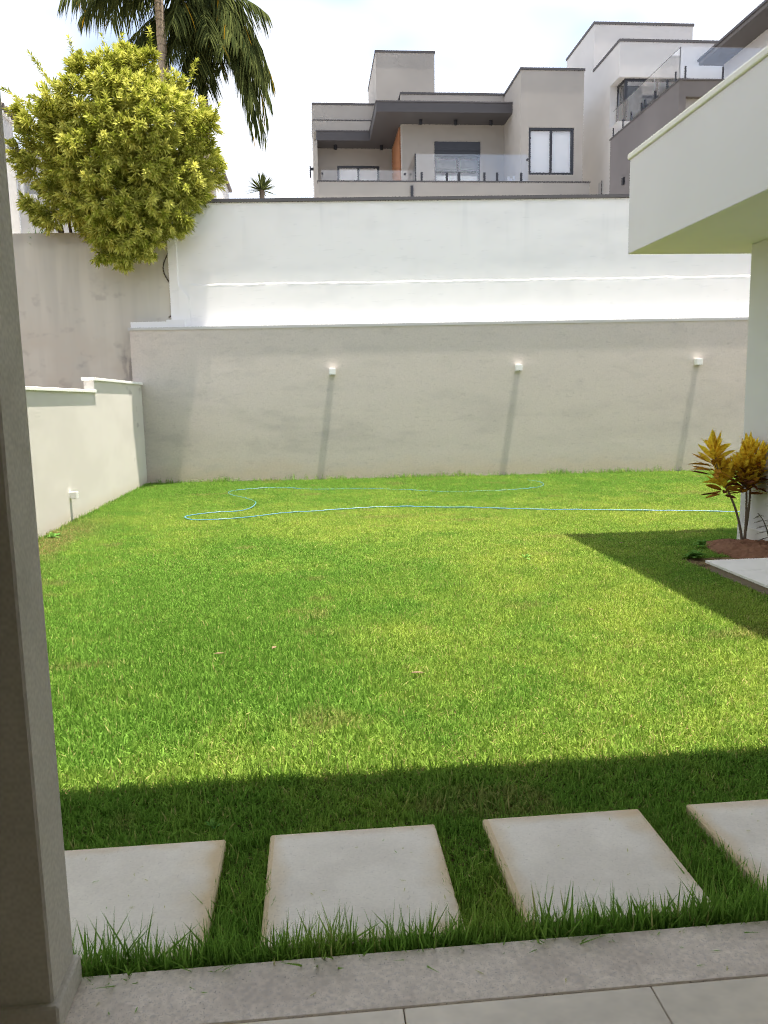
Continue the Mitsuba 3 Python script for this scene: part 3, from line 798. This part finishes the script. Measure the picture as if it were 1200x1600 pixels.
def bush():
    rng = np.random.default_rng(12)
    cs, ax, L = [], [], []
    C = np.array([-3.46, 16.45, 6.32]); R = np.array([1.62, 1.25, 1.58])
    clumps = []
    tries = 0
    while len(clumps) < 85 and tries < 20000:
        tries += 1
        d = unit(rng.normal(size=3))
        if d[1] > 0.75: continue
        p = C + R * d * rng.uniform(0.76, 1.0)
        if p[0] < -4.25 and p[2] < 5.35: continue
        if p[2] < 4.95 and p[1] > 16.1: continue
        if any(np.linalg.norm(p - q[0]) < 0.40 for q in clumps): continue
        clumps.append((p, rng.uniform(0.26, 0.44), d))
    for x, y, z, r in ((-3.75, 15.75, 4.75, .30), (-3.45, 15.7, 4.55, .30), (-3.15, 15.75, 4.72, .32), (-2.85, 15.75, 4.85, .28), (-2.55, 15.8, 4.98, .26), (-3.85, 15.8, 4.45, .16), (-3.45, 15.72, 4.28, .14), (-3.05, 15.75, 4.42, .15),
                       (-2.35, 15.8, 5.05, .20), (-5.02, 16.1, 5.25, .20), (-5.2, 16.2, 5.45, .18), (-4.85, 16.1, 5.12, .18), (-3.3, 15.6, 5.1, .35), (-2.75, 15.6, 5.3, .35), (-3.85, 15.6, 5.2, .35), (-2.2, 15.9, 5.6, .3),
                       (-5.05, 16.0, 6.9, .3), (-5.2, 16.1, 6.3, .3), (-4.0, 16.1, 7.75, .3), (-3.3, 16.2, 8.0, .3), (-2.9, 16.2, 7.95, .25), (-1.85, 16.0, 6.8, .25)):
        p = np.array([x, y, z]); clumps.append((p, r, unit((p - C) / R)))
    for p, r, d in clumps:
        n = int(10 + 150 * r * r)
        u = unit(rng.normal(size=(n, 3)) + 0.7 * d + np.array([0, -0.15, 0.25]))
        cs.append(p + u * r * rng.uniform(.75, 1.05, (n, 1)))
        ax.append(unit(u * 0.8 + d * 0.35 + np.array([0, 0, 0.45]) + rng.normal(0, .2, (n, 3)))); L.append(np.full(n, .16))
    # inner fill
    n = 500
    u = unit(rng.normal(size=(n, 3)))
    q = C + R * u * rng.uniform(.35, .78, (n, 1))
    q = q[~((q[:, 0] < -4.2) & (q[:, 2] < 5.3))]
    cs.append(q); ax.append(unit(u[:len(q)] + np.array([0, -.2, .4]))); L.append(np.full(len(q), .2))
    v1 = rosette_leaves(rng, np.vstack(cs), np.vstack(ax), np.concatenate(L), 24, 0.135, 0.036)
    # long bottle-brush shoots sticking out of the outline
    sc, sa = [], []
    for a, b in (((-4.56, 16.0, 7.45), (-4.92, 15.95, 8.0)), ((-4.15, 16.05, 7.8), (-4.24, 16.0, 8.32)), ((-5.0, 15.95, 7.1), (-5.42, 15.9, 7.38)), ((-2.77, 16.15, 8.1), (-2.79, 16.1, 8.52)), ((-5.15, 15.95, 6.75), (-5.4, 15.9, 7.0)),
                 ((-2.05, 16, 7.7), (-1.95, 16, 7.95)), ((-1.7, 15.9, 6.9), (-1.55, 15.9, 7.15)), ((-3.6, 16.1, 8.1), (-3.65, 16.05, 8.38)), ((-1.65, 15.9, 6.2), (-1.5, 15.85, 6.1)), ((-3.35, 16.1, 8.15), (-3.3, 16.1, 8.42))):
        a, b = np.array(a), np.array(b); m = max(3, int(np.linalg.norm(b - a) / .09))
        for t in np.linspace(0, 1, m):
            sc.append(a + (b - a) * t); sa.append(unit(b - a + rng.normal(0, .05, 3)))
    v2 = rosette_leaves(rng, np.array(sc), np.array(sa), .12, 18, 0.10, 0.028)
    v, f, u = join([v1, v2])
    return v, f, u


lab('variegated_bush', 'large rounded yellow-green bush spilling over the brown wall', 'bush')
v, f, u = bush()
k = add('variegated_bush__foliage', (v, f), 'mat_bush', uv=u); lab(k, kind='stuff')
rng = np.random.default_rng(8)
for i, (x, y, tx, ty, tz) in enumerate(((-4.75, 16.75, -4.7, 16.4, 6.2), (-4.62, 16.8, -4.4, 16.3, 6.6), (-4.45, 16.85, -3.9, 16.4, 6.9), (-4.2, 16.8, -3.4, 16.3, 6.8), (-4.1, 16.9, -2.7, 16.4, 6.5), (-3.6, 16.8, -3.0, 15.8, 5.0), (-3.4, 16.9, -3.3, 16.5, 7.3), (-4.85, 16.7, -5.05, 16.2, 5.4))):
    m = np.array([(x + tx) / 2 + rng.normal(0, .1), (y + ty) / 2, 5.3])
    add('variegated_bush__stem', tube(spline([(x, y, TERR - .05), m, (tx, ty, tz)], 14), np.linspace(.035, .014, 14), 7), 'mat_bark', smooth=True)


# ------------------------------------------------------------------ palms
def frond_mesh(rng, base, az, rise, length, droop, n=60, lf=0.33):
    d0 = np.array([math.cos(az) * math.cos(rise), math.sin(az) * math.cos(rise), math.sin(rise)])
    t = np.linspace(0, 1, 24)
    p = base + d0 * length * t[:, None] + np.array([0, 0, -1.0]) * droop * length * t[:, None] ** 2.2
    r = tube(p, np.linspace(.030, .005, 24), 5)
    ru = np.c_[np.full(len(r.vertices), .6), np.zeros(len(r.vertices))]
    s = np.linspace(.16, .99, n)
    pi = np.stack([np.interp(s, t, p[:, k]) for k in range(3)], 1)
    tan = unit(np.stack([np.interp(s, t, np.gradient(p[:, k], t)) for k in range(3)], 1))
    side = unit(np.cross(tan, [0, 0, 1.0]))
    parts = [(np.array(r.vertices), np.array(r.faces), ru)]
    ln = length * lf * np.sin(np.pi * np.clip(0.12 + 0.86 * s, 0, 1)) ** .6 + .08
    for sg_ in (-1, 1):
        d = unit(side * sg_ * .85 + tan * (0.35 + .6 * s[:, None]) + np.array([0, 0, -.35]) + rng.normal(0, .12, (n, 3)))
        v, f, uv, _ = strips(pi, d, np.tile([[0, 0, 1.0]], (n, 1)) + rng.normal(0, .3, (n, 3)), ln * rng.uniform(.8, 1.1, n), 0.036, rng.uniform(.5, 1.1, n), np.where(rng.random(n) < .012, 1.0, rng.uniform(0, .9, n)), ((0, .5), (.35, 1.0), (.75, .7), (1.0, 0.0)))
        parts.append((v, f, uv))
    return join(parts)


def palm(name, label, base, top, seed, fronds, r0=.105, hgroup='palm trees behind the yellow-green bush'):
    rng = np.random.default_rng(seed)
    lab(name, label, 'palm tree', hgroup)
    top = np.array(top, float)
    pts = spline([base, ((base[0] + top[0]) / 2 + .04, (base[1] + top[1]) / 2, (base[2] + top[2]) / 2), tuple(top)], 40)
    rr = np.linspace(r0 * 1.25, r0 * .85, 40) * (1 + .03 * np.sin(np.arange(40) * 1.9))
    add(name + '__trunk', tube(pts, rr, 14), 'mat_palm_trunk', smooth=50)
    for az, rise, ln, dr_ in fronds:
        b = top + np.array([math.cos(math.radians(az)), math.sin(math.radians(az)), 0]) * .07
        v, f, u = frond_mesh(rng, b, math.radians(az), math.radians(rise), ln, dr_, 44 if dr_ > 1.2 else 60, 0.36 if dr_ > 1.2 else 0.28)
        add(name + '__frond', (v, f), 'mat_palm', uv=u)


def ring(rng, n, rises=(-20, 75), ln=(1.9, 2.5)):
    out = []
    for i in range(n):
        az = 360 * i / n + rng.uniform(-12, 12)
        rise = rng.uniform(*rises)
        out.append((az, rise, rng.uniform(*ln), rng.uniform(.5, .8) if rise > 10 else rng.uniform(.35, .55)))
    return out


r_ = np.random.default_rng(21)
palm('palm_tree', 'palm tree with a bare pale trunk standing behind the top of the bush', (-3.02, 18.6, TERR), (-3.0, 18.6, 10.75), 31,
     [(200, 5, 1.9, .55), (180, -5, 1.6, .5), (235, 15, 1.9, .6)] + ring(r_, 9, (25, 75)))
palm('palm_tree_001', 'palm tree with a dense dark crown hanging down to the right of the bush', (-2.25, 19.4, TERR), (-2.3, 19.4, 10.5), 32,
     [(2, 40, 1.5, 2.4), (-4, 40, 2.0, 1.7), (6, 45, 2.25, 1.40), (-22, 40, 1.5, 2.2), (-14, 42, 1.9, 1.6), (12, 30, 1.7, 1.3), (-30, 30, 1.6, 1.5), (0, 52, 2.0, 2.2), (-8, 35, 1.35, 2.7), (10, 55, 2.5, 1.75), (-28, 48, 2.0, 1.9), (18, 50, 2.2, 2.0),
      (-60, -35, 1.6, .35), (-85, -55, 1.7, .2), (-110, -40, 1.6, .35), (-35, -45, 1.6, .3), (200, -20, 1.7, .5), (165, 5, 1.9, .6), (-70, -70, 1.6, .1), (-45, -25, 1.5, .45), (-140, -50, 1.5, .25), (-100, -68, 1.7, .1),
      (-50, -60, 1.6, .15), (-75, -15, 1.6, .6), (-100, 0, 1.7, .7), (-95, -80, 2.0, .05), (-60, -78, 1.9, .05)] + ring(r_, 7, (15, 70), (1.4, 1.9)))

# spiky yucca behind the white wall
rng = np.random.default_rng(6)
n = 130
az = rng.uniform(0, 6.283, n); el = np.radians(rng.uniform(-12, 88, n))
d = np.stack([np.cos(az) * np.cos(el), np.sin(az) * np.cos(el), np.sin(el)], 1)
v, f, u, _ = strips(np.tile([[-0.9, 17.5, 6.02]], (n, 1)) + d * .03, d, np.tile([[0.05, 0.1, 1.0]], (n, 1)), rng.uniform(.3, .42, n), .03, .06, rng.uniform(.1, .75, n), ((0, .7), (.4, 1.0), (1.0, 0)))
lab('yucca', 'small spiky dark green yucca head peeping over the white wall', 'yucca')
add('yucca__leaf_head', (v, f), 'mat_palm', uv=u)
add('yucca__trunk', tube([(-0.88, 17.5, TERR - .05), (-0.9, 17.5, 5.4), (-0.9, 17.5, 6.05)], [.07, .06, .055], 9), 'mat_bark', smooth=40)

# agave at the foot of the bush, on top of the brown wall
n = 34
az = rng.uniform(0, 6.283, n); el = np.radians(rng.uniform(5, 80, n))
d = np.stack([np.cos(az) * np.cos(el), np.sin(az) * np.cos(el), np.sin(el)], 1)
v, f, u, _ = strips(np.tile([[-5.35, 16.75, TERR]], (n, 1)), d, np.tile([[0.05, 0.1, 1.0]], (n, 1)), rng.uniform(.3, .55, n), .05, .15, rng.uniform(.2, .8, n), ((0, .7), (.4, 1.0), (1.0, 0)))
k = add('agave', (v, f), 'mat_weed', uv=u); lab(k, 'dark green strap-leaved plant at the far left on top of the brown wall', 'plant')

# ------------------------------------------------------------------ croton by the house corner
lab('croton_plant', 'yellow and bronze leaved croton on three thin stems beside the house corner', 'plant')
for a, b, c in (((4.375, 7.58, 0.06), (4.30, 7.58, 0.38), (4.14, 7.6, 0.72)), ((4.395, 7.57, 0.06), (4.395, 7.56, 0.35), (4.385, 7.58, 0.75)), ((4.40, 7.6, 0.06), (4.45, 7.62, 0.35), (4.47, 7.64, 0.75)), ((4.20, 7.6, 0.62), (4.12, 7.62, 0.8), (4.06, 7.62, 1.0)), ((4.33, 7.58, 0.6), (4.42, 7.58, 0.8), (4.44, 7.6, 0.98))):
    add('croton_plant__stem', tube(spline([a, b, c], 16), np.linspace(.014, .009, 16), 7), 'mat_bark', smooth=True)
CP = ((0, .16), (.2, .7), (.42, 1.0), (.66, .85), (.86, .42), (1.0, 0.0))
leaf_list = []
rng = np.random.default_rng(14)
for cx, cy, cz, n, zr, ln in ((4.06, 7.62, 1.00, 64, .24, .23), (4.16, 7.6, 0.76, 56, .2, .22), (4.42, 7.6, 0.94, 76, .26, .23), (4.40, 7.58, 0.76, 64, .2, .23), (4.50, 7.63, 0.80, 44, .2, .21), (4.33, 7.56, 0.86, 34, .2, .2), (4.5, 7.5, 0.93, 30, .2, .2)):
    for i in range(n):
        s = i / (n - 1)
        az = i * 2.39996 + rng.normal(0, .2)
        el = math.radians(6 + 72 * s ** 1.05 + rng.normal(0, 11))
        d = np.array([math.cos(az) * math.cos(el), math.sin(az) * math.cos(el), math.sin(el)])
        b = np.array([cx, cy, cz - zr + zr * s * 1.1])
        if (b + d * ln)[0] > 4.52: d[0] *= .3; d = unit(d)
        zt = b[2] + d[2] * ln + .5 * (s - .5) * .3
        r = rng.random()
        top = cz - .02
        m = 'mat_croton_yellow' if zt > top - .02 + .10 * (r - .5) else ('mat_croton_bronze' if r > (.30 if zt > cz - .14 else .62) else 'mat_croton_maroon')
        leaf_list.append((b + d * .03, d, ln * rng.uniform(.8, 1.1), rng.uniform(.042, .060), rng.uniform(.05, .3), m))
for b, d, l, w, dp, m in leaf_list:
    up = unit(np.array([0, 0, 1.0]) + .35 * rng.normal(size=3))
    v, f, u, cr = strips(b[None], d[None], up[None], l, w, dp, np.array([.5]), CP)
    # fold along the midrib: lift both edges a little
    u[:, 0] = cr
    add('croton_plant__leaf', (v, f), m, uv=u, smooth=True)

# soil bed around the croton
th = np.linspace(0, 2 * np.pi, 48, endpoint=False)
rr = np.linspace(0, 1, 30)
bx, by, bz = [], [], []
for r in rr:
    wob = 1 + .12 * np.sin(3 * th + 1) + .06 * np.sin(7 * th)
    X = 4.42 + .46 * r * wob * np.cos(th); Yv = 7.25 + .68 * r * wob * np.sin(th)
    nz = meshkit.fbm(np.stack([X * 22, Yv * 22, X * 0], 1), 4, 3)
    bx.append(X); by.append(Yv); bz.append((1 - r ** 2) * .09 + .02 + .09 * (nz - .5) * (1 - r ** 4) - .03 * (r > .99))
V = np.stack([np.concatenate(bx), np.concatenate(by), np.concatenate(bz)], 1)
i, j = np.meshgrid(np.arange(29), np.arange(48), indexing='ij')
q = np.stack([i * 48 + j, (i + 1) * 48 + j, (i + 1) * 48 + (j + 1) % 48, i * 48 + (j + 1) % 48], -1).reshape(-1, 4)
add('planting_bed', (V, q), 'mat_bed', smooth=True); lab('planting_bed', 'reddish bare soil bed around the croton stems', 'planting bed', kind='structure')

# palm seedling with a dark herringbone leaf
parts = []
p = spline([(4.52, 7.30, 0.05), (4.49, 7.32, 0.20), (4.44, 7.34, 0.34), (4.40, 7.36, 0.40)], 14)
r = tube(p, np.linspace(.008, .004, 14), 5)
k = add('palm_seedling__stem', r, 'mat_dry_frond', smooth=True)
n = 7
s = np.linspace(1, 12, n).astype(int)
for sg_ in (-1, 1):
    d = unit(np.tile([[sg_ * .9, -.1, -.12]], (n, 1)) + rng.normal(0, .06, (n, 3)))
    v, f, u, _ = strips(p[s], d, np.tile([[0, -.5, 1.0]], (n, 1)), np.linspace(.17, .10, n) * (1 if sg_ < 0 else .6), .014, .1, rng.uniform(.3, .7, n), ((0, .4), (.4, 1.0), (1.0, 0)))
    add('palm_seedling__leaflets', (v, f), 'mat_dry_frond')
lab('palm_seedling', 'dark herringbone palm seedling leaning by the house wall behind the terrace slab', 'plant')


# low weeds
def weed(c, n, L, seed, label):
    rng = np.random.default_rng(seed)
    az = rng.uniform(0, 6.283, n); el = np.radians(rng.uniform(10, 65, n))
    d = np.stack([np.cos(az) * np.cos(el), np.sin(az) * np.cos(el), np.sin(el)], 1)
    b = np.array(c) + np.c_[rng.normal(0, L * .12, (n, 2)), np.zeros(n)]
    v, f, u, _ = strips(b, d, np.tile([[0.02, 0.05, 1.0]], (n, 1)), rng.uniform(.6, 1.1, n) * L, L * .38, .35, rng.random(n), ((0, .2), (.3, .8), (.6, 1.0), (.85, .6), (1.0, 0)))
    k = add('weed', (v, f), 'mat_weed', uv=u); lab(k, label, 'weed')


weed((3.66, 7.15, .03), 34, .13, 1, 'leafy green weed in the shaded lawn left of the soil bed')
weed((3.95, 7.6, .05), 14, .12, 2, 'small leafy weed at the edge of the soil bed below the croton')
weed((-3.2, 9.75, .02), 16, .12, 3, 'small weed at the foot of the left boundary wall')
weed((-0.42, 2.80, .02), 9, .05, 4, 'tiny round-leaved weed in the shaded grass behind the first gap')
weed((2.05, 7.4, .03), 8, .08, 5, 'dark green weed tuft alone in the sunlit lawn')

# dry leaves and a clipping lying on the lawn
for (x, y, a, L), t in zip(((-0.66, 4.80, .3, .065), (-0.30, 4.85, 1.2, .06), (0.52, 4.28, .1, .075), (2.0, 5.4, 2.0, .07), (3.2, 7.9, .6, .07)),
                           ('curled brown dry leaf on the sunlit lawn, leftmost of the fallen leaves', 'brown dry leaf lying tilted on the lawn, second from left', 'pale dry grass clipping on the lawn in the middle foreground', 'small brown dry leaf on the lawn toward the right', 'small brown dry leaf on the far lawn ahead of the roof shadow')):
    d = np.array([[math.cos(a), math.sin(a), .12]])
    v, f, u, _ = strips(np.array([[x, y, .045]]), d, np.array([[0.2, 0.1, 1.0]]), L, L * .4, .2, np.array([.5]), CP)
    m = trimesh.Trimesh(v, f, process=False)
    m2 = m.copy(); m2.apply_translation((0, 0, .002)); m2.invert()
    k = add('fallen_leaf', cat([m, m2]), 'mat_dry_leaf'); lab(k, t, 'dry leaf', 'dry leaves on the lawn')
